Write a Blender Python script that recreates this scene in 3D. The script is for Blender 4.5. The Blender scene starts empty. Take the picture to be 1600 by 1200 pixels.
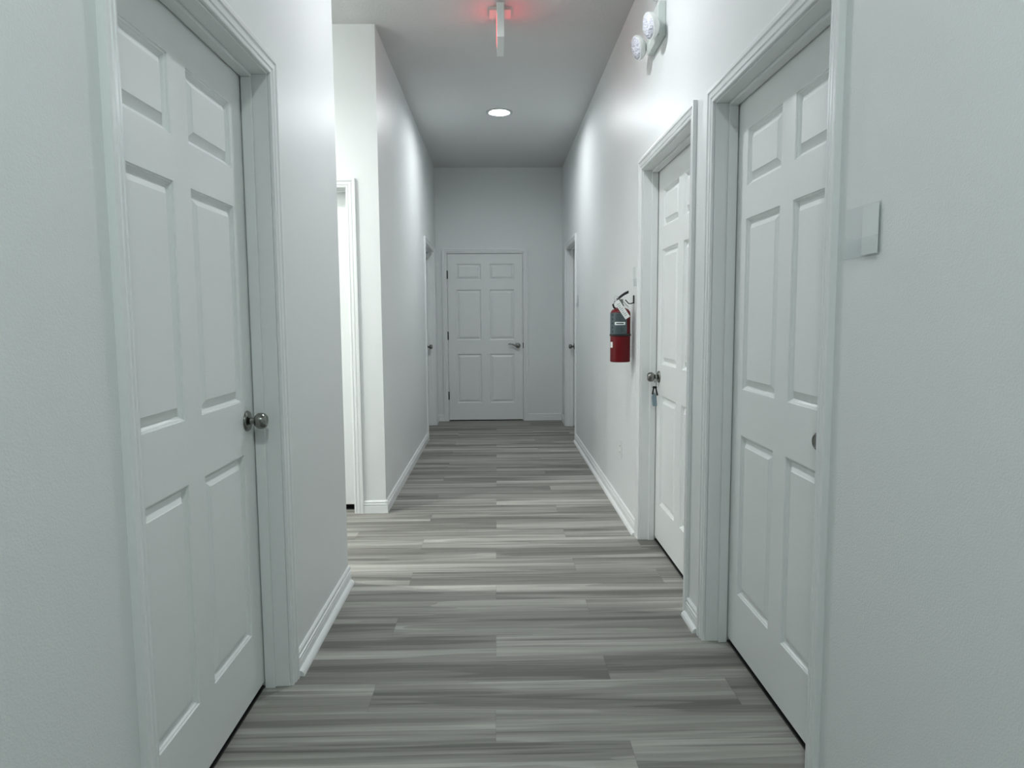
import bpy, bmesh, math, random
from mathutils import Vector, Matrix

# ------------------------------------------------------------------ camera
F, PITCH, YAW, ROLL, CAMZ = 1085.23, .0941, .0211, -.0067, 1.2626
sc = bpy.context.scene
col = sc.collection
cp, sp, cy, sy = math.cos(PITCH), math.sin(PITCH), math.cos(YAW), math.sin(YAW)
fw = Vector((sy*cp, cy*cp, -sp)); r0 = Vector((cy, -sy, 0)); u0 = r0.cross(fw)
cr, sr = math.cos(ROLL), math.sin(ROLL)
rt, up = cr*r0 + sr*u0, -sr*r0 + cr*u0
cam = bpy.data.cameras.new('camera'); cam_o = bpy.data.objects.new('camera', cam); col.objects.link(cam_o)
M = Matrix.Identity(4)
for i in range(3):
    M[i][0], M[i][1], M[i][2] = rt[i], up[i], -fw[i]
M[2][3] = CAMZ
cam_o.matrix_world = M
cam.sensor_fit = 'HORIZONTAL'; cam.sensor_width = 36; cam.lens = F/1600*36
cam.clip_start = .02; cam.clip_end = 60
sc.camera = cam_o

# ------------------------------------------------------------------ world, exposure
w = bpy.data.worlds.new('world'); sc.world = w; w.use_nodes = True
w.node_tree.nodes['Background'].inputs[0].default_value = (.02, .022, .022, 1)
w.node_tree.nodes['Background'].inputs[1].default_value = 0.0
sc.view_settings.view_transform = 'Standard'; sc.view_settings.look = 'None'
sc.view_settings.exposure = 2.66; sc.view_settings.gamma = 1; sc.view_settings.use_curve_mapping = False
L_NEAR, L_FAR, L_BACK, L_SIDE = (.97, .99, 1.03), (.96, 1, 1.03), (.88, 1.0, .98), (1.0, 1.0, .97)
P_NEAR, P_FAR, P_BACK, P_SIDE = 75, 92, 118, 168
LIGHTS = [(.037, 6.304), (.037, 3.08), (.037, -.10), (-1.95, 3.55), (-2.85, 3.70)]          # emission of each bulb

# ------------------------------------------------------------------ setting sizes
XL, XLF, XR, DEND, H = -.7264, -.7355, .8031, 8.553, 3.069
Y1, Y2, YB = 3.261, 4.473, -3.2
TH = .135
XSIDE = -3.6

# ------------------------------------------------------------------ materials
def mat(name, color, rough=.5, metal=0, spec=.5, bump=None, emit=None, alpha=None, coat=0, trans=0):
    m = bpy.data.materials.new(name); m.use_nodes = True
    nt = m.node_tree; b = nt.nodes['Principled BSDF']
    b.inputs['Base Color'].default_value = (*color, 1); b.inputs['Roughness'].default_value = rough
    b.inputs['Metallic'].default_value = metal; b.inputs['Specular IOR Level'].default_value = spec
    if coat: b.inputs['Coat Weight'].default_value = coat; b.inputs['Coat Roughness'].default_value = .1
    if trans: b.inputs['Transmission Weight'].default_value = trans
    if alpha is not None: b.inputs['Alpha'].default_value = alpha
    if emit:
        b.inputs['Emission Color'].default_value = (*emit[0], 1); b.inputs['Emission Strength'].default_value = emit[1]
    if bump:
        scale, dist, detail = bump
        geo = nt.nodes.new('ShaderNodeNewGeometry')
        n = nt.nodes.new('ShaderNodeTexNoise'); n.inputs['Scale'].default_value = scale; n.inputs['Detail'].default_value = detail
        bp = nt.nodes.new('ShaderNodeBump'); bp.inputs['Distance'].default_value = dist; bp.inputs['Strength'].default_value = 1
        nt.links.new(geo.outputs['Position'], n.inputs['Vector'])
        nt.links.new(n.outputs['Fac'], bp.inputs['Height']); nt.links.new(bp.outputs[0], b.inputs['Normal'])
    return m
WALL = mat('wall_paint', (.78, .805, .80), .38, spec=.14, bump=(250, .0006, 2))
CEIL = mat('ceiling_paint', (.64, .65, .645), .6, spec=.35, bump=(75, .0022, 3))
TRIM = mat('trim_paint', (.81, .83, .825), .33)
LEAF = mat('door_paint', (.795, .82, .81), .36)
NICKEL = mat('satin_nickel', (.23, .235, .22), .22, 1)
DARKM = mat('dark_metal', (.02, .02, .02), .35, .4)
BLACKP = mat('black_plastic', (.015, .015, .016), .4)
WHITEP = mat('white_plastic', (.80, .83, .81), .4)
GREYP = mat('pale_plastic', (.62, .68, .65), .45)
RED = mat('red_enamel', (.125, .0, .003), .35, spec=.3)
LABEL = mat('label_grey', (.075, .11, .12), .45)
LABELD = mat('label_print', (.03, .045, .05), .5)
PAPER = mat('paper', (.82, .85, .83), .7)
CARD = mat('frosted_card', (.74, .78, .765), .5)
PRINT = mat('tag_print', (.25, .27, .27), .7)
CHROME = mat('chrome', (.7, .7, .7), .12, 1)
BLUETAG = mat('key_tag_plastic', (.22, .30, .34), .3)
BULB = lambda s, c: mat('bulb_glow', (.9, .9, .9), .5, emit=(c, s))
REDLED = mat('red_letter_glow', (.6, .02, .03), .4, emit=((1, .05, .08), 1.1))
CHROMETRIM = mat('trim_ring_paint', (.45, .48, .48), .3)

def acrylic():
    m = bpy.data.materials.new('clear_acrylic'); m.use_nodes = True; nt = m.node_tree
    b = nt.nodes['Principled BSDF']; b.inputs['Base Color'].default_value = (.78, .82, .82, 1)
    b.inputs['Roughness'].default_value = .08
    t = nt.nodes.new('ShaderNodeBsdfTransparent'); t.inputs[0].default_value = (.985, .99, .99, 1)
    mx = nt.nodes.new('ShaderNodeMixShader'); mx.inputs[0].default_value = .07
    nt.links.new(t.outputs[0], mx.inputs[1]); nt.links.new(b.outputs[0], mx.inputs[2])
    nt.links.new(mx.outputs[0], nt.nodes['Material Output'].inputs[0])
    return m
ACR = acrylic()

def lens_mat():
    m = mat('clear_lens', (.70, .72, .80), .12, spec=.8)
    nt = m.node_tree; b = nt.nodes['Principled BSDF']
    geo = nt.nodes.new('ShaderNodeNewGeometry'); v = nt.nodes.new('ShaderNodeTexVoronoi'); v.inputs['Scale'].default_value = 95
    bp = nt.nodes.new('ShaderNodeBump'); bp.inputs['Distance'].default_value = .006
    nt.links.new(geo.outputs['Position'], v.inputs['Vector']); nt.links.new(v.outputs['Distance'], bp.inputs['Height'])
    nt.links.new(bp.outputs[0], b.inputs['Normal'])
    return m
LENS = lens_mat()

def floor_mat():
    m = bpy.data.materials.new('grey_plank_floor'); m.use_nodes = True; nt = m.node_tree; b = nt.nodes['Principled BSDF']
    L = nt.links.new
    def N(t, **k):
        n = nt.nodes.new(t)
        for a, v in k.items(): setattr(n, a, v)
        return n
    def mth(op, a, b_=None, c=None):
        n = N('ShaderNodeMath', operation=op)
        for i, v in enumerate((a, b_, c)):
            if v is None: continue
            if isinstance(v, (int, float)): n.inputs[i].default_value = v
            else: L(v, n.inputs[i])
        return n.outputs[0]
    def comb(x, y, z):
        n = N('ShaderNodeCombineXYZ')
        for i, v in enumerate((x, y, z)):
            if isinstance(v, (int, float)): n.inputs[i].default_value = v
            else: L(v, n.inputs[i])
        return n.outputs[0]
    def noise(vec, scale, detail, rough=.5, dist=0):
        n = N('ShaderNodeTexNoise'); L(vec, n.inputs['Vector']); n.inputs['Scale'].default_value = scale
        n.inputs['Detail'].default_value = detail; n.inputs['Roughness'].default_value = rough; n.inputs['Distortion'].default_value = dist
        return n.outputs['Fac']
    geo = N('ShaderNodeNewGeometry'); s = N('ShaderNodeSeparateXYZ'); L(geo.outputs['Position'], s.inputs[0])
    X, Y = s.outputs[0], s.outputs[1]
    yy = mth('DIVIDE', mth('SUBTRACT', Y, 1.966), .177); row = mth('FLOOR', yy); fy = mth('SUBTRACT', yy, row)
    m3 = mth('FLOORED_MODULO', row, 3)
    off = mth('ADD', mth('MULTIPLY', mth('COMPARE', m3, 1, .1), -.416), mth('MULTIPLY', mth('COMPARE', m3, 2, .1), .402))
    xx = mth('DIVIDE', mth('SUBTRACT', mth('ADD', X, .014), off), 1.22); cl = mth('FLOOR', xx); fx = mth('SUBTRACT', xx, cl)
    wn = N('ShaderNodeTexWhiteNoise', noise_dimensions='2D'); L(comb(row, cl, 0), wn.inputs['Vector'])
    sc_ = N('ShaderNodeSeparateColor'); L(wn.outputs['Color'], sc_.inputs[0])
    r1, r2, r3 = sc_.outputs[0], sc_.outputs[1], sc_.outputs[2]
    px = mth('ADD', X, mth('MULTIPLY', r1, 40)); py = mth('ADD', Y, mth('MULTIPLY', r2, 9))
    # long wavy colour bands that run along each plank
    nA = noise(comb(mth('MULTIPLY', px, .6), mth('MULTIPLY', py, 10.5), mth('MULTIPLY', r3, 11)), 1, 2.2, .5, .35)
    rA = N('ShaderNodeValToRGB'); L(nA, rA.inputs[0]); e = rA.color_ramp.elements
    e[0].position = .30; e[0].color = (.18,)*3 + (1,); e[1].position = .72; e[1].color = (.95,)*3 + (1,)
    for p_, v_ in ((.42, .10), (.445, .40), (.53, .52), (.55, .74), (.62, .60)):
        q = e.new(p_); q.color = (v_, v_, v_, 1)
    # contour bands with one sharp side
    nB = noise(comb(mth('MULTIPLY', px, .22), mth('MULTIPLY', py, 6.5), mth('MULTIPLY', r1, 7)), 1, 1.5, .5, .2)
    saw = mth('FRACT', mth('MULTIPLY', nB, 6.5))
    nC = noise(comb(mth('MULTIPLY', px, 4.5), mth('MULTIPLY', py, 110), r3), 1, 4, .6)
    t = mth('ADD', mth('MULTIPLY', rA.outputs[0], .68), mth('MULTIPLY', saw, .22))
    t = mth('ADD', t, mth('MULTIPLY', mth('SUBTRACT', nC, .5), .36))
    t = mth('ADD', t, mth('MULTIPLY', mth('SUBTRACT', r2, .5), .16))
    # straight sub-strips of one plank, each with a tone of its own
    edge = mth('ADD', mth('MULTIPLY', r1, .45), .28)
    side = mth('GREATER_THAN', mth('ADD', fy, mth('MULTIPLY', mth('SUBTRACT', nB, .5), .10)), edge)
    ws = N('ShaderNodeTexWhiteNoise', noise_dimensions='3D'); L(comb(row, cl, mth('ADD', side, 3)), ws.inputs['Vector'])
    t = mth('ADD', t, mth('MULTIPLY', mth('SUBTRACT', ws.outputs['Value'], .5), .34))
    nD = noise(comb(mth('MULTIPLY', px, 1.1), mth('MULTIPLY', py, 48), r1), 1, 2.5, .5)
    vein = N('ShaderNodeMapRange'); L(nD, vein.inputs[0]); vein.inputs[1].default_value = .60; vein.inputs[2].default_value = .70; vein.inputs[3].default_value = 0; vein.inputs[4].default_value = .30
    t = mth('SUBTRACT', t, vein.outputs[0])
    ramp = N('ShaderNodeValToRGB'); L(t, ramp.inputs[0]); e = ramp.color_ramp.elements
    e[0].position = .02; e[0].color = (.125, .123, .110, 1); e[1].position = .95; e[1].color = (.49, .485, .445, 1)
    q = e.new(.45); q.color = (.255, .252, .228, 1)
    # joints
    ey = mth('MINIMUM', fy, mth('SUBTRACT', 1, fy)); ex = mth('MINIMUM', fx, mth('SUBTRACT', 1, fx))
    jy = mth('LESS_THAN', ey, .004); jx = mth('LESS_THAN', ex, .0008)
    j = mth('MAXIMUM', jy, jx)
    mix = N('ShaderNodeMix', data_type='RGBA'); L(mth('MULTIPLY', j, .22), mix.inputs[0]); L(ramp.outputs[0], mix.inputs[6]); mix.inputs[7].default_value = (.05, .05, .05, 1)
    L(mix.outputs[2], b.inputs['Base Color'])
    b.inputs['Roughness'].default_value = .5; b.inputs['Specular IOR Level'].default_value = .35
    bp = N('ShaderNodeBump'); bp.inputs['Distance'].default_value = .0006
    L(mth('SUBTRACT', nC, mth('MULTIPLY', j, 1.0)), bp.inputs['Height']); L(bp.outputs[0], b.inputs['Normal'])
    return m
FLOOR = floor_mat()

# ------------------------------------------------------------------ mesh helpers
def box(bm, x0, x1, y0, y1, z0, z1):
    v = [bm.verts.new((x, y, z)) for z in (z0, z1) for y in (y0, y1) for x in (x0, x1)]
    for f in ((0, 2, 3, 1), (4, 5, 7, 6), (0, 1, 5, 4), (2, 6, 7, 3), (0, 4, 6, 2), (1, 3, 7, 5)):
        bm.faces.new([v[i] for i in f])
    return v
def prism(bm, poly, axis, a, b):
    """extrude a 2-D outline along one axis: 'x' -> (y,z), 'y' -> (x,z), 'z' -> (x,y)"""
    def P(p, t):
        return {'x': (t, p[0], p[1]), 'y': (p[0], t, p[1]), 'z': (p[0], p[1], t)}[axis]
    A = [bm.verts.new(P(p, a)) for p in poly]; B = [bm.verts.new(P(p, b)) for p in poly]
    n = len(poly)
    for i in range(n): bm.faces.new((A[i], A[(i+1) % n], B[(i+1) % n], B[i]))
    bm.faces.new(A); bm.faces.new(B[::-1])
def lathe(bm, prof, n=32, mtx=None, cap=True):
    """prof: (radius, height) around +Z"""
    mtx = mtx or Matrix.Identity(4); rings = []
    for r, h in prof:
        if r < 1e-6: rings.append([bm.verts.new(mtx @ Vector((0, 0, h)))])
        else: rings.append([bm.verts.new(mtx @ Vector((r*math.cos(2*math.pi*k/n), r*math.sin(2*math.pi*k/n), h))) for k in range(n)])
    for a, b in zip(rings, rings[1:]):
        for k in range(n):
            k2 = (k+1) % n
            q = [a[0] if len(a) == 1 else a[k], a[0] if len(a) == 1 else a[k2], b[0] if len(b) == 1 else b[k2], b[0] if len(b) == 1 else b[k]]
            u = []
            for vv in q:
                if vv not in u: u.append(vv)
            if len(u) > 2: bm.faces.new(u)
    if cap and len(rings[0]) > 1: bm.faces.new(rings[0][::-1])
    if cap and len(rings[-1]) > 1: bm.faces.new(rings[-1])
def tube(bm, pts, rad, n=10):
    pts = [Vector(p) for p in pts]; rings = []
    for i, p in enumerate(pts):
        d = (pts[min(i+1, len(pts)-1)] - pts[max(i-1, 0)]).normalized()
        a = d.cross(Vector((0, 0, 1)) if abs(d.z) < .9 else Vector((1, 0, 0))).normalized(); b = d.cross(a)
        rr = rad[i] if isinstance(rad, (list, tuple)) else rad
        rings.append([bm.verts.new(p + rr*(math.cos(2*math.pi*k/n)*a + math.sin(2*math.pi*k/n)*b)) for k in range(n)])
    for A, B in zip(rings, rings[1:]):
        for k in range(n): bm.faces.new((A[k], A[(k+1) % n], B[(k+1) % n], B[k]))
    bm.faces.new(rings[0][::-1]); bm.faces.new(rings[-1])
def obj(name, bm, m, parent=None, smooth=False, bevel=0, recalc=True):
    if recalc: bmesh.ops.recalc_face_normals(bm, faces=bm.faces)
    me = bpy.data.meshes.new(name); bm.to_mesh(me); bm.free(); me.materials.append(m)
    if smooth:
        for p in me.polygons: p.use_smooth = True
    o = bpy.data.objects.new(name, me); col.objects.link(o)
    if parent: o.parent = parent
    if bevel:
        md = o.modifiers.new('bevel', 'BEVEL'); md.width = bevel; md.segments = 2; md.limit_method = 'ANGLE'
    if smooth:
        md = o.modifiers.new('split', 'EDGE_SPLIT'); md.split_angle = math.radians(42)
    return o
def B(): return bmesh.new()
def tag(o, label, cat, group=None, kind=None):
    o['label'] = label; o['category'] = cat
    if group: o['group'] = group
    if kind: o['kind'] = kind
    return o
def empty(name, loc, rz=0):
    o = bpy.data.objects.new(name, None); col.objects.link(o); o.location = loc; o.rotation_euler = (0, 0, rz)
    o.empty_display_size = .1
    return o
def struct(name, bm, m, label, cat, smooth=False):
    return tag(obj(name, bm, m, smooth=smooth), label, cat, kind='structure')

# ------------------------------------------------------------------ room shell
def slab_with_holes(axis, p0, p1, a0, a1, holes, z1=H):
    """wall between planes p0,p1 (on x if axis == 'x'), running a0..a1, holes = [(lo, hi, top)]"""
    bm = B(); cur = a0
    def bx(lo, hi, z0, zt):
        if axis == 'x': box(bm, p0, p1, lo, hi, z0, zt)
        else: box(bm, lo, hi, p0, p1, z0, zt)
    for lo, hi, top in sorted(holes):
        bx(cur, lo, 0, z1); bx(lo, hi, top, z1); cur = hi
    bx(cur, a1, 0, z1)
    return bm
G = .062 + -.019   # casing outer edge to rough hole
# doors: (outer near, outer far, casing top)
DL = (1.340, 2.374, 2.105); DA = (1.6385, 2.656, 2.100); D2 = (2.829, 3.912, 2.120)
DFL = (7.19, 8.285, 2.105); DFR = (7.02, 8.10, 2.105)
X0 = -.597; DE = (X0-.065, X0+.915+.065, 2.110); DS = (-.880-1.05, -.880, 2.142)
def hole(d): return (d[0]+G, d[1]-G, d[2]-G)

bm = B(); box(bm, XSIDE-.3, XR+.6, YB-.2, DEND+.5, -.05, 0)
struct('floor', bm, FLOOR, 'grey wood-look plank floor running through the hallway', 'floor')
bm = B()                                   # ceiling sheet with a round cut-out for each recessed light
def loop(pts):
    vs = [bm.verts.new((x, y, H)) for x, y in pts]
    for i in range(len(vs)): bm.edges.new((vs[i], vs[(i+1) % len(vs)]))
loop([(XSIDE-.3, YB-.2), (XR+.6, YB-.2), (XR+.6, DEND+.5), (XSIDE-.3, DEND+.5)])
for lx_, ly_ in LIGHTS: loop([(lx_+.088*math.cos(2*math.pi*k/40), ly_+.088*math.sin(2*math.pi*k/40)) for k in range(40)])
bmesh.ops.triangle_fill(bm, use_beauty=True, use_dissolve=False, edges=bm.edges[:])
struct('ceiling', bm, CEIL, 'plain grey-white textured ceiling of the hallway', 'ceiling')
struct('wall_right', slab_with_holes('x', XR, XR+TH, YB, DEND+TH, [hole(DA), hole(D2), hole(DFR)]), WALL,
       'long white wall on the right with three doors and a fire extinguisher', 'wall')
struct('wall_left', slab_with_holes('x', XL-TH, XL, YB, Y1, [hole(DL)]), WALL,
       'near white wall on the left ending at the side passage', 'wall')
struct('wall_far_left', slab_with_holes('x', XLF-TH, XLF, Y2+TH, DEND+TH, [hole(DFL)]), WALL,
       'white wall on the left beyond the side passage', 'wall')
struct('wall_back', slab_with_holes('y', DEND, DEND+TH, XLF, XR, [hole(DE)]), WALL,
       'white end wall of the hallway around the closed door', 'wall')
struct('wall_passage', slab_with_holes('y', Y2, Y2+TH, XSIDE, XLF, [hole(DS)]), WALL,
       'brightly lit white wall of the side passage facing the camera', 'wall')
bm = B(); box(bm, XSIDE, XL-TH, Y1-TH, Y1, 0, H)
struct('wall_passage_near', bm, WALL, 'near wall of the side passage, hidden from this side', 'wall')
bm = B(); box(bm, XSIDE-TH, XSIDE, Y1-TH, Y2+TH, 0, H)
struct('wall_passage_end', bm, WALL, 'end wall of the side passage, hidden round the corner', 'wall')
bm = B(); box(bm, XL-TH, XR+TH, YB-TH, YB, 0, H)
struct('wall_front', bm, WALL, 'white wall closing the hallway behind the camera', 'wall')

# ------------------------------------------------------------------ skirting
BASE = [(0, 0), (.0135, 0), (.0135, .048), (.0100, .050), (.0100, .0545), (.0135, .0565), (.0135, .061), (.0085, .063), (.0085, .069), (.0105, .071), (.0100, .077), (.0045, .083), (0, .084)]
SHOE = [(.0125, 0)] + [(.0125+.019*math.cos(a), .021*math.sin(a)) for a in [math.pi/2*k/7 for k in range(8)]]
def base_run(bm, side, w_, a, b, prof, eps=.0002):
    """side: 'r' wall at +x, 'l' wall at -x, 'b' wall at +y"""
    if side == 'r': prism(bm, [(w_-eps-t, z) for t, z in prof], 'y', a, b)
    if side == 'l': prism(bm, [(w_+eps+t, z) for t, z in prof], 'y', a, b)
    if side == 'b': prism(bm, [(w_-eps-t, z) for t, z in prof], 'x', a, b)
SW = {'r': XR, 'l': XL, 'f': XLF}
bm = B(); base_run(bm, 'l', XL, DL[1], Y1+.004, BASE)
o = struct('baseboard_left', bm, TRIM, 'white stepped baseboard on the near left wall', 'baseboard')
bm = B(); base_run(bm, 'l', XL, DL[1]+.004, Y1-.012, SHOE)
obj('shoe_moulding', bm, TRIM, o, smooth=True)
bm = B(); base_run(bm, 'l', XL, YB, DL[0], BASE); 
struct('baseboard_left_near', bm, TRIM, 'white baseboard left of the camera, outside the picture', 'baseboard')
bm = B(); base_run(bm, 'l', XLF, Y2-.0125, DFL[0], BASE)
struct('baseboard_far_left', bm, TRIM, 'white baseboard along the left wall past the side passage', 'baseboard')
bm = B(); base_run(bm, 'l', XLF, DFL[1], DEND, BASE)
struct('baseboard_far_left_corner', bm, TRIM, 'short white baseboard piece in the far left corner', 'baseboard')
bm = B(); base_run(bm, 'b', Y2, DS[1], XLF+.0125, BASE)
struct('baseboard_passage', bm, TRIM, 'short white baseboard beside the bright side passage door', 'baseboard')
bm = B(); base_run(bm, 'b', Y2, XSIDE, DS[0], BASE)
struct('baseboard_passage_left', bm, TRIM, 'baseboard deep in the side passage', 'baseboard')
bm = B(); base_run(bm, 'r', XR, DA[1], D2[0], BASE)
o = struct('baseboard_right', bm, TRIM, 'very short white baseboard between the two near right doors', 'baseboard')
bm = B(); base_run(bm, 'r', XR, DA[1]+.006, D2[0]+.006, SHOE); obj('shoe_moulding', bm, TRIM, o, smooth=True)
bm = B(); base_run(bm, 'r', XR, D2[1], DFR[0], BASE)
o = struct('baseboard_far_right', bm, TRIM, 'long white baseboard under the fire extinguisher', 'baseboard')
bm = B(); base_run(bm, 'r', XR, D2[1]+.006, DFR[0]-.004, SHOE); obj('shoe_moulding', bm, TRIM, o, smooth=True)
bm = B(); base_run(bm, 'r', XR, YB, DA[0], BASE)
struct('baseboard_right_near', bm, TRIM, 'white baseboard right of the camera, outside the picture', 'baseboard')
bm = B(); base_run(bm, 'r', XR, DFR[1], DEND, BASE)
struct('baseboard_far_right_corner', bm, TRIM, 'short white baseboard piece in the far right corner', 'baseboard')
bm = B(); base_run(bm, 'b', DEND, DE[1], XR-.013, BASE)
struct('baseboard_back', bm, TRIM, 'white baseboard on the end wall right of the closed door', 'baseboard')
bm = B(); base_run(bm, 'b', DEND, XLF+.013, DE[0], BASE)
struct('baseboard_back_left', bm, TRIM, 'tiny white baseboard piece left of the end door', 'baseboard')

# ------------------------------------------------------------------ doors
CAS = [(0, 0), (0, .0085), (.003, .0105), (.010, .0115), (.0120, .0080), (.0155, .0080), (.018, .0125), (.031, .0150), (.0335, .0115), (.038, .0115), (.0405, .0165), (.052, .0175), (.057, .0165), (.057, 0)]
def casing_mesh(W, top):
    """profile swept up, over and down with mitred corners; u=0 is the inner edge"""
    bm = B(); cw = .057; rings = []
    for (px, pz, sx, sz) in ((cw, 0, -1, 0), (cw, top-cw, -1, 1), (W-cw, top-cw, 1, 1), (W-cw, 0, 1, 0)):
        rings.append([bm.verts.new((px + sx*u, -t - .0002, pz + sz*u)) for u, t in CAS])
    n = len(CAS)
    for a, b in zip(rings, rings[1:]):
        for i in range(n): bm.faces.new((a[i], a[(i+1) % n], b[(i+1) % n], b[i]))
    bm.faces.new(rings[0]); bm.faces.new(rings[-1][::-1])
    return bm
def leaf_mesh(w_, h, th=.035):
    """six raised panels on the front (-y) side"""
    sx, sz = w_/.905, h/2.032
    xs = [(.098*sx, .396*sx), (.494*sx+.006*sx, .797*sx)]
    xs = [(.102*sx, .402*sx), (.503*sx, .803*sx)]
    zs = [(h-1.822*sz, h-1.215*sz), (h-1.044*sz, h-.430*sz), (h-.313*sz, h-.117*sz)]
    gx = [0, xs[0][0], xs[0][1], xs[1][0], xs[1][1], w_]; gz = [0, zs[0][0], zs[0][1], zs[1][0], zs[1][1], zs[2][0], zs[2][1], h]
    bm = B(); V = {}
    def g(i, j):
        if (i, j) not in V: V[i, j] = bm.verts.new((gx[i], 0, gz[j]))
        return V[i, j]
    for i in range(5):
        for j in range(7):
            q = [g(i, j), g(i+1, j), g(i+1, j+1), g(i, j+1)]
            if i in (1, 3) and j in (1, 3, 5):
                x0, x1, z0, z1 = gx[i], gx[i+1], gz[j], gz[j+1]; prev = q
                for ins, d in ((.0012, .0040), (.0050, .0055), (.0070, .0090), (.0135, .0150), (.0155, .0152), (.0370, .0035), (.0385, .0020)):
                    cur = [bm.verts.new(p) for p in ((x0+ins, d, z0+ins), (x1-ins, d, z0+ins), (x1-ins, d, z1-ins), (x0+ins, d, z1-ins))]
                    for k in range(4): bm.faces.new((prev[k], prev[(k+1) % 4], cur[(k+1) % 4], cur[k]))
                    prev = cur
                bm.faces.new(prev)
            else: bm.faces.new(q)
    # sides and back
    bk = {k: bm.verts.new((x, th, z)) for k, (x, z) in {(0, 0): (0, 0), (1, 0): (w_, 0), (1, 1): (w_, h), (0, 1): (0, h)}.items()}
    bm.faces.new([bk[0, 0], bk[0, 1], bk[1, 1], bk[1, 0]])
    bm.faces.new([g(i, 0) for i in range(6)][::-1] + [bk[0, 0], bk[1, 0]])
    bm.faces.new([g(i, 7) for i in range(6)] + [bk[1, 1], bk[0, 1]])
    bm.faces.new([g(0, j) for j in range(8)] + [bk[0, 1], bk[0, 0]])
    bm.faces.new([g(5, j) for j in range(8)][::-1] + [bk[1, 0], bk[1, 1]])
    return bm
TOFRONT = Matrix.Rotation(math.radians(90), 4, 'X')       # +Z -> -Y
def make_knob(parent, x, y, z):
    T = Matrix.Translation((x, y, z)) @ TOFRONT
    bm = B(); lathe(bm, [(.0335, 0), (.0335, .003), (.031, .0065), (.024, .009), (.016, .0105), (.0135, .0125)], 40, T)
    ros = obj('doorknob', bm, NICKEL, parent, smooth=True)
    bm = B(); lathe(bm, [(.0115, .011), (.0105, .020), (.0115, .027)], 24, T); obj('neck', bm, NICKEL, ros, smooth=True)
    bm = B(); lathe(bm, [(.0115, .0255), (.019, .0285), (.0245, .035), (.0265, .0425), (.0262, .050), (.0235, .058), (.0185, .0625), (.0165, .0632), (.0150, .0618), (.0, .0618)], 40, T)
    obj('grip', bm, NICKEL, ros, smooth=True)
    return ros
def door(name, origin, rz, W, top, label, knob=None, leaf_y=.085, leaf_bottom=.023, flush=False):
    root = empty(name, origin, rz); tag(root, label, 'door', kind='structure')
    obj('door_casing', casing_mesh(W, top), TRIM, root)
    a, b, zo = .062, W-.062, top-.062
    bm = B(); e = .0004
    box(bm, a-.019+e, a, e, TH-e, 0, zo); box(bm, b, b+.019-e, e, TH-e, 0, zo); box(bm, a-.019+e, b+.019-e, e, TH-e, zo, zo+.019-e)
    s0, s1 = (leaf_y-.037, leaf_y-.0040) if not flush else (leaf_y+.037, leaf_y+.072)
    st = .011
    box(bm, a, a+st, s0, s1, 0, zo-st); box(bm, b-st, b, s0, s1, 0, zo-st); box(bm, a, b, s0, s1, zo-st, zo)
    obj('door_frame', bm, TRIM, root, bevel=.0015)
    if not flush:
        bm = B(); box(bm, a, b, leaf_y+.001, TH-.001, .0002, .006); obj('gap_shade_strip', bm, BLACKP, root)  # black strip added to stand in for shade in the gap under the leaf
    lw, lh = b-a-.006, zo-.003-leaf_bottom
    lf = obj('door_leaf', leaf_mesh(lw, lh), LEAF, root); lf.location = (a+.003, leaf_y, leaf_bottom)
    if knob is not None:
        kx = .065 if knob == 'l' else lw-.065
        make_knob(root, a+.003+kx, leaf_y-.0004, .938)
    return root, a+.003, lw
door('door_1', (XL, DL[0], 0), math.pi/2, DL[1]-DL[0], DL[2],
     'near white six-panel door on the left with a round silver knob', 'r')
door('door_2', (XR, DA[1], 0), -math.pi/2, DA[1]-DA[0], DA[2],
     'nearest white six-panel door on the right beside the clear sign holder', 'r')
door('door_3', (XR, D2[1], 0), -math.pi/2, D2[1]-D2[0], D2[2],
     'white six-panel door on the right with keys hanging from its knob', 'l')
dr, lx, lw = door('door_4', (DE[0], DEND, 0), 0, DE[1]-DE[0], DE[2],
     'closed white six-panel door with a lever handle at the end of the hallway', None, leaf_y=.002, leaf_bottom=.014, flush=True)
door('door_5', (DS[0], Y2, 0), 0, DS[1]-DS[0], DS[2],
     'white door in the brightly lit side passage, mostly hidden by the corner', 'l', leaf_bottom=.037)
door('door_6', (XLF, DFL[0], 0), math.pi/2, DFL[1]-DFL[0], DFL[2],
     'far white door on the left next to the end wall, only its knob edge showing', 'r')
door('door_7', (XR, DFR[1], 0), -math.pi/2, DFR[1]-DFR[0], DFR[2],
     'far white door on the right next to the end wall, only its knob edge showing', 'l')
# end door furniture
for z in (1.795, 1.055, .315):
    bm = B(); lathe(bm, [(.0075, -.048), (.0075, .048)], 12, Matrix.Translation((lx-.002, -.006, z)))
    lathe(bm, [(.0045, .048), (.006, .052), (.0, .056)], 12, Matrix.Translation((lx-.002, -.006, z)))
    box(bm, lx-.002, lx+.0005, -.003, .03, z-.048, z+.048)
    obj('hinge', bm, DARKM, dr)
kx = lx+lw-.062
T = Matrix.Translation((kx, .0018, .930)) @ TOFRONT
bm = B(); lathe(bm, [(.033, 0), (.033, .004), (.030, .009), (.018, .012), (.0125, .014), (.0125, .040), (.0145, .046), (.0145, .056), (.0, .058)], 32, T)
lev = obj('lever_handle', bm, NICKEL, dr, smooth=True)
bm = B(); tube(bm, [(kx+.004, -.048, .930), (kx-.02, -.050, .931), (kx-.045, -.050, .938), (kx-.07, -.048, .948), (kx-.095, -.047, .951), (kx-.118, -.045, .950)], [.0125, .011, .0095, .0085, .0075, .006], 12)
obj('lever', bm, NICKEL, lev, smooth=True)
bm = B(); box(bm, lx+lw-.001, lx+lw+.009, -.004, .012, .895, .965)
obj('strike_plate', bm, DARKM, dr)

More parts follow.
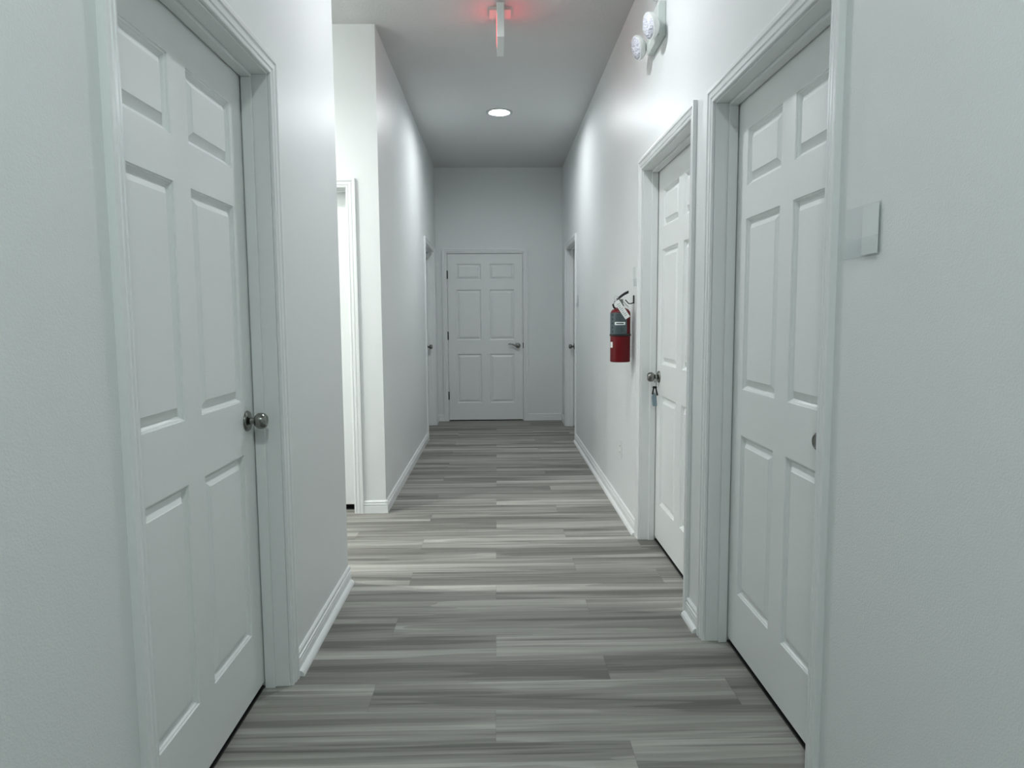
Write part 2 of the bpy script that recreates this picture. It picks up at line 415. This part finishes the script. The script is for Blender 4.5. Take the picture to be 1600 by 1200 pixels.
# ------------------------------------------------------------------ ceiling lights
def downlight(i, power, tint, label, dz=0):
    x, y = LIGHTS[i]
    root = empty('recessed_ceiling_light', (x, y, H)); tag(root, label, 'ceiling light', 'round recessed ceiling lights')
    bm = B(); lathe(bm, [(.118, -.0003), (.118, -.004), (.112, -.008), (.097, -.009), (.087, -.004), (.086, .0), (.083, .045), (.089, .045), (.089, -.0003), (.118, -.0003)], 48, cap=False)
    obj('trim_ring', bm, CHROMETRIM, root, smooth=True)
    bm = B(); lathe(bm, [(.0885, .046), (.0885, .075), (.0, .075)], 24); obj('can', bm, WHITEP, root, smooth=True)
    bm = B(); lathe(bm, [(.0835, .004+dz), (.074, .007+dz), (.0585, .009+dz)], 40, cap=False); obj('reflector', bm, WHITEP, root, smooth=True)
    bm = B(); lathe(bm, [(.058, .008+dz), (.050, .0035+dz), (.034, -.0005+dz), (.0, -.0025+dz)], 28)
    obj('bulb', bm, BULB(power, tint), root, smooth=True)
    return root
downlight(0, P_FAR, L_FAR, 'glowing round recessed light in the hallway ceiling')
downlight(1, P_NEAR, L_NEAR, 'near hallway ceiling light above the top of the picture')
downlight(2, P_BACK, L_BACK, 'hallway ceiling light right above the camera')
downlight(3, P_SIDE, L_SIDE, 'side passage ceiling light hidden round the corner', .028)
downlight(4, P_SIDE, L_SIDE, 'second side passage ceiling light, deeper round the corner', .028)

# ------------------------------------------------------------------ exit sign
def exit_sign():
    cx, ya, yb, z0, z1 = .035, 4.13, 4.435, H-.205, H-.018
    root = empty('exit_sign', (cx, (ya+yb)/2, H)); tag(root, 'thin white exit sign hanging from the ceiling, seen edge-on with a red glow', 'exit sign')
    c = (ya+yb)/2
    def L(bm): 
        for v in bm.verts: v.co -= Vector((cx, c, H))
        return bm
    t = .021
    bm = B(); box(bm, cx-t, cx+t, ya, yb, z0, z1); obj('housing', L(bm), WHITEP, root, bevel=.002)
    bm = B(); box(bm, cx-.064, cx+.064, c-.06, c+.06, H-.022, H-.0002); obj('canopy', L(bm), GREYP, root, bevel=.003)
    # letters E X I T on both faces
    for s in (-1, 1):
        bm = B(); lh, lw_, st = .118, .050, .017; zb = z0+.034; gap = .012
        x0, x1 = (cx-t-.0006, cx-t-.0002) if s < 0 else (cx+t+.0002, cx+t+.0006)
        tot = lw_*3+.017+gap*3; start = -tot/2
        def bar(u0, v0, u1, v1):   # u across the word, v up
            ys = [c + s*(u) for u in (u0, u1)]
            box(bm, x0, x1, min(ys), max(ys), zb+v0, zb+v1)
        u = start
        bar(u, 0, u+st, lh)
        for v in (0, lh/2-st/2, lh-st): bar(u+st, v, u+lw_, v+st)
        u += lw_+gap
        for d in (0, 1):            # X
            p = [(u, 0), (u+st, 0), (u+lw_, lh), (u+lw_-st, lh)] if d == 0 else [(u+lw_-st, 0), (u+lw_, 0), (u+st, lh), (u, lh)]
            prism(bm, [(c+s*q[0], zb+q[1]) for q in p], 'x', x0 + d*.0001*s, x1 + d*.0001*s)
        u += lw_+gap; bar(u, 0, u+st, lh)
        u += st+gap; bar(u+lw_/2-st/2, 0, u+lw_/2+st/2, lh-st); bar(u, lh-st, u+lw_, lh)
        obj('lettering', L(bm), REDLED, root)
exit_sign()

# ------------------------------------------------------------------ emergency light on the right wall
def emergency_light():
    y0, y1, z0, z1, x1 = 3.375, 3.625, 2.575, 2.735, XR
    root = empty('emergency_light', (XR, (y0+y1)/2, z0)); tag(root, 'white twin-head emergency light high on the right wall', 'emergency light')
    org = Vector((XR, (y0+y1)/2, z0))
    def L(bm):
        for v in bm.verts: v.co -= org
        return bm
    prof = [(x1-.0003, z0), (x1-.032, z0), (x1-.040, z0+.030), (x1-.040, z1-.02), (x1-.032, z1), (x1-.0003, z1)]
    bm = B(); prism(bm, prof, 'y', y0, y1); obj('housing', L(bm), GREYP, root, bevel=.004)
    bm = B(); box(bm, x1-.0125, x1-.0004, y0+.004, y0+.03, z1, z1+.035); obj('mounting_tab', L(bm), WHITEP, root)
    bm = B(); lathe(bm, [(.0035, 0), (.0035, .002), (.0, .003)], 12, Matrix.Translation((x1-.025, y1-.05, z0)) @ Matrix.Rotation(math.pi, 4, 'X'))
    obj('test_button', L(bm), WHITEP, root)
    for hy, hz, d in ((3.375, 2.625, Vector((-.95, -.16, -.26))), (3.655, 2.632, Vector((-.95, -.10, -.26)))):
        d.normalize(); q = d.to_track_quat('Z', 'Y').to_matrix().to_4x4()
        T = Matrix.Translation(Vector((x1-.050, hy, hz))) @ q
        bm = B(); lathe(bm, [(.020, -.012), (.042, .000), (.056, .014), (.060, .030), (.060, .036), (.056, .036)], 40, T)
        hd = obj('lamp_head', L(bm), WHITEP, root, smooth=True)
        bm = B(); lathe(bm, [(.0555, .0345), (.052, .040), (.040, .047), (.020, .051), (.0, .052)], 32, T); obj('lens', L(bm), LENS, hd, smooth=True)
emergency_light()
def alarm():
    y0, y1, z0, z1 = 3.44, 3.58, 2.815, 2.95
    root = empty('wall_alarm', (XR, 3.51, z0)); tag(root, 'small white wall alarm just above the emergency light, cut off by the picture top', 'alarm')
    bm = B(); box(bm, -.026, -.0003, -.07, .07, .0, z1-z0); obj('base_plate', bm, WHITEP, root, bevel=.004)
    bm = B(); box(bm, -.058, -.0265, -.055, -.012, .015, z1-z0-.015); obj('strobe_lens', bm, LENS, root, bevel=.005)
    bm = B(); box(bm, -.046, -.0265, .002, .058, .015, z1-z0-.015); obj('sounder', bm, WHITEP, root, bevel=.004)
alarm()

# ------------------------------------------------------------------ fire extinguisher
def extinguisher():
    cx, cy_, zb = XR-.080, 4.07, 1.004
    root = empty('fire_extinguisher', (cx, cy_, zb)); tag(root, 'red fire extinguisher with a white tag hanging on the right wall', 'fire extinguisher')
    R = .0585
    bm = B(); lathe(bm, [(R-.004, 0), (R, .004), (R, .283), (R-.003, .294), (R-.012, .306), (R-.028, .315), (.018, .319), (.018, .326)], 48)
    obj('cylinder', bm, RED, root, smooth=True)
    # wrap-around label, printed side to the camera (-y) and the corridor (-x)
    def wrap(name, z0, z1, a0, a1, rr, m, par, n=24):
        bm = B(); A = [bm.verts.new((rr*math.cos(a0+(a1-a0)*k/n), rr*math.sin(a0+(a1-a0)*k/n), z)) for z in (z0, z1) for k in range(n+1)]
        for k in range(n): bm.faces.new((A[k], A[k+1], A[n+1+k+1], A[n+1+k]))
        return obj(name, bm, m, par, smooth=True)
    D = math.radians
    lb = wrap('label', .163, .287, D(150), D(300), R+.0006, LABEL, root)
    wrap('printed_band', .217, .234, D(228), D(288), R+.0010, PAPER, lb)
    bm = B()
    random.seed(4)
    def strip(z0, z1, a0, a1):
        n = 6; A = [bm.verts.new(((R+.0013)*math.cos(a0+(a1-a0)*k/n), (R+.0013)*math.sin(a0+(a1-a0)*k/n), z)) for z in (z0, z1) for k in range(n+1)]
        for k in range(n): bm.faces.new((A[k], A[k+1], A[n+1+k+1], A[n+1+k]))
    for k in range(5): strip(.243+k*.008, .246+k*.008, D(232), D(232+random.uniform(30, 52)))
    for k in range(5): strip(.172+k*.008, .175+k*.008, D(232), D(232+random.uniform(30, 52)))
    for k in range(5): strip(.172+k*.024, .184+k*.024, D(205), D(218))
    strip(.2225, .2285, D(236), D(280))
    obj('print', bm, LABELD, lb)
    bm = B(); lathe(bm, [(R+.0008, .152), (R+.0035, .154), (R+.0035, .163), (R+.0008, .165)], 48); obj('strap', bm, BLACKP, root, smooth=True)
    wrap('inspection_sticker', .085, .118, D(188), D(212), R+.0007, PAPER, root, 6)
    # valve
    bm = B(); lathe(bm, [(.020, .324), (.020, .334), (.015, .338), (.015, .362), (.010, .366)], 24); box(bm, -.012, .012, -.020, .020, .340, .366)
    vl = obj('valve', bm, NICKEL, root, smooth=True)
    bm = B(); lathe(bm, [(.012, 0), (.012, .010), (.0, .011)], 20, Matrix.Translation((-.014, -.012, .350)) @ Matrix.Rotation(D(-60), 4, 'Y')); obj('gauge', bm, CHROME, vl, smooth=True)
    def lever(name, pts, wd, th, m):
        bm = B(); q = [Vector(p) for p in pts]; rows = []
        for p in q:
            rows.append([bm.verts.new((p.x, p.y+s*wd/2, p.z+t*th/2)) for s, t in ((-1, -1), (1, -1), (1, 1), (-1, 1))])
        for a, b in zip(rows, rows[1:]):
            for k in range(4): bm.faces.new((a[k], a[(k+1) % 4], b[(k+1) % 4], b[k]))
        bm.faces.new(rows[0][::-1]); bm.faces.new(rows[-1]); return obj(name, bm, m, root, bevel=.001)
    lever('squeeze_lever', [(-.022, 0, .362), (-.005, 0, .378), (.020, 0, .396), (.045, 0, .408)], .024, .016, BLACKP)
    lever('carry_handle', [(-.018, 0, .352), (.006, 0, .356), (.025, 0, .344), (.045, 0, .322)], .020, .008, CHROME)
    bm = B(); pts = [(-.028+.012*math.cos(a), -.012, .372+.012*math.sin(a)) for a in [2*math.pi*k/18 for k in range(19)]]; tube(bm, pts, .0014, 6)
    obj('pin_ring', bm, CHROME, root, smooth=True)
    bm = B(); tube(bm, [(-.014, -.006, .345), (-.036, -.010, .350), (-.046, -.012, .335), (-.040, -.012, .318), (-.03, -.012, .312)], .006, 10); obj('nozzle', bm, BLACKP, root, smooth=True)
    # hanging inspection tag, tilted
    T = Matrix.Translation((-.034, -.050, .354)) @ Matrix.Rotation(D(-33), 4, 'Y') @ Matrix.Rotation(D(-8), 4, 'X')
    bm = B(); box(bm, -.014, .018, -.0006, .0006, -.118, 0); bmesh.ops.transform(bm, matrix=T.inverted().inverted(), verts=bm.verts)
    # rotate about -z so the tag leans down to the right
    tg = obj('inspection_tag', bm, PAPER, root)
    bm = B()
    for k in range(8): box(bm, -.009, .012-.004*(k % 3), -.0012, -.0008, -.020-.011*k-.003, -.020-.011*k)
    bmesh.ops.transform(bm, matrix=T, verts=bm.verts); obj('tag_print', bm, PRINT, tg)
    # wall hook
    hk = empty('wall_hook', (XR, cy_, zb+.36)); tag(hk, 'small black wall hook holding the fire extinguisher', 'hook')
    bm = B(); box(bm, -.006, -.0003, -.011, .011, -.020, .028); obj('hook_plate', bm, BLACKP, hk, bevel=.001)
    bm = B(); tube(bm, [(-.004, 0, -.014), (-.020, 0, -.020), (-.034, 0, -.018), (-.044, 0, -.006), (-.052, 0, .002)], .003, 8); obj('hook_arm', bm, BLACKP, hk, smooth=True)
extinguisher()

# ------------------------------------------------------------------ keys on door 3
def keys():
    x, y, z = XR+.085-.024, D2[1]-.062-.003-.065, .938
    root = empty('key_bunch', (x, y, z-.03)); tag(root, 'keys with a blue-grey tag hanging below the right door knob', 'keys')
    bm = B(); pts = [(.008, .0145*math.cos(a), .0215+.0215*math.sin(a)) for a in [2*math.pi*k/20 for k in range(21)]]
    tube(bm, [(p[0]-.008, p[1], p[2]-.0) for p in pts], .0011, 6); obj('ring', bm, DARKM, root, smooth=True)
    for dx, ang, ln in ((-.004, 10, .045), (.004, -14, .052)):
        T = Matrix.Translation((dx, 0, -.022)) @ Matrix.Rotation(math.radians(ang), 4, 'Y')
        bm = B(); box(bm, -.004, .004, -.001, .001, -ln, -.01); lathe(bm, [(.0075, -.0012), (.0075, .0012)], 16, Matrix.Translation((0, 0, -.006)) @ TOFRONT); bmesh.ops.transform(bm, matrix=T, verts=bm.verts)
        obj('key', bm, DARKM, root)
    T = Matrix.Translation((-.004, .002, -.058)) @ Matrix.Rotation(math.radians(-5), 4, 'Y')
    bm = B(); prism(bm, [(-.004, 0), (.004, 0), (.013, -.022), (.013, -.068), (.009, -.074), (-.009, -.074), (-.013, -.068), (-.013, -.022)], 'y', -.0015, .0015)
    bmesh.ops.transform(bm, matrix=T, verts=bm.verts); obj('key_tag', bm, BLUETAG, root)
keys()

# ------------------------------------------------------------------ clear sign holders
def holder(y, z, label, w_=.150, h=.112):
    """y,z = centre on the right wall"""
    root = empty('sign_holder', (XR, y, z)); tag(root, label, 'sign holder', 'clear sign holders on the right wall')
    bm = B(); box(bm, -.0024, -.0003, -w_/2, w_/2, -h/2, h/2); obj('back_plate', bm, ACR, root, bevel=.0006)
    # bent front pocket
    prof = [(-.0026, -h/2), (-.0026, -h/2+.0018), (-.0085, -h/2+.0018), (-.0085, -h/2+.030), (-.0060, -h/2+.042), (-.0078, -h/2+.042), (-.0104, -h/2+.030), (-.0104, -h/2)]
    bm = B(); prism(bm, prof, 'y', -w_/2, w_/2); obj('front_pocket', bm, ACR, root)
    bm = B(); box(bm, -.0052, -.0044, -w_/2+.002, -w_/2+.066, -h/2+.004, h/2-.003)
    obj('blank_card', bm, CARD, root)
    return root
holder(1.531, 1.447, 'empty clear plastic sign holder on the wall right of the nearest right door')
holder(4.022, 1.500, 'small clear sign holder on the right wall above the fire extinguisher')
holder(6.93, 1.430, 'far clear sign holder beside the last door on the right')

# ------------------------------------------------------------------ outlet
def outlet():
    root = empty('wall_outlet', (XR, 4.46, .41)); tag(root, 'white wall outlet low on the right wall below the fire extinguisher', 'outlet')
    bm = B(); box(bm, -.006, -.0003, -.036, .036, -.058, .058); obj('cover_plate', bm, WALL, root, bevel=.002)
    for s in (-1, 1):
        bm = B(); lathe(bm, [(.0165, 0), (.0165, .0016), (.0, .0018)], 24, Matrix.Translation((-.0062, 0, s*.020)) @ Matrix.Rotation(-math.pi/2, 4, 'Y'))
        so = obj('socket', bm, WHITEP, root, smooth=True)
        bm = B()
        for q in (-1, 1): box(bm, -.0086, -.0081, q*.006-.001, q*.006+.001, s*.020-.004, s*.020+.005)
        obj('slot', bm, BLACKP, so)
outlet()
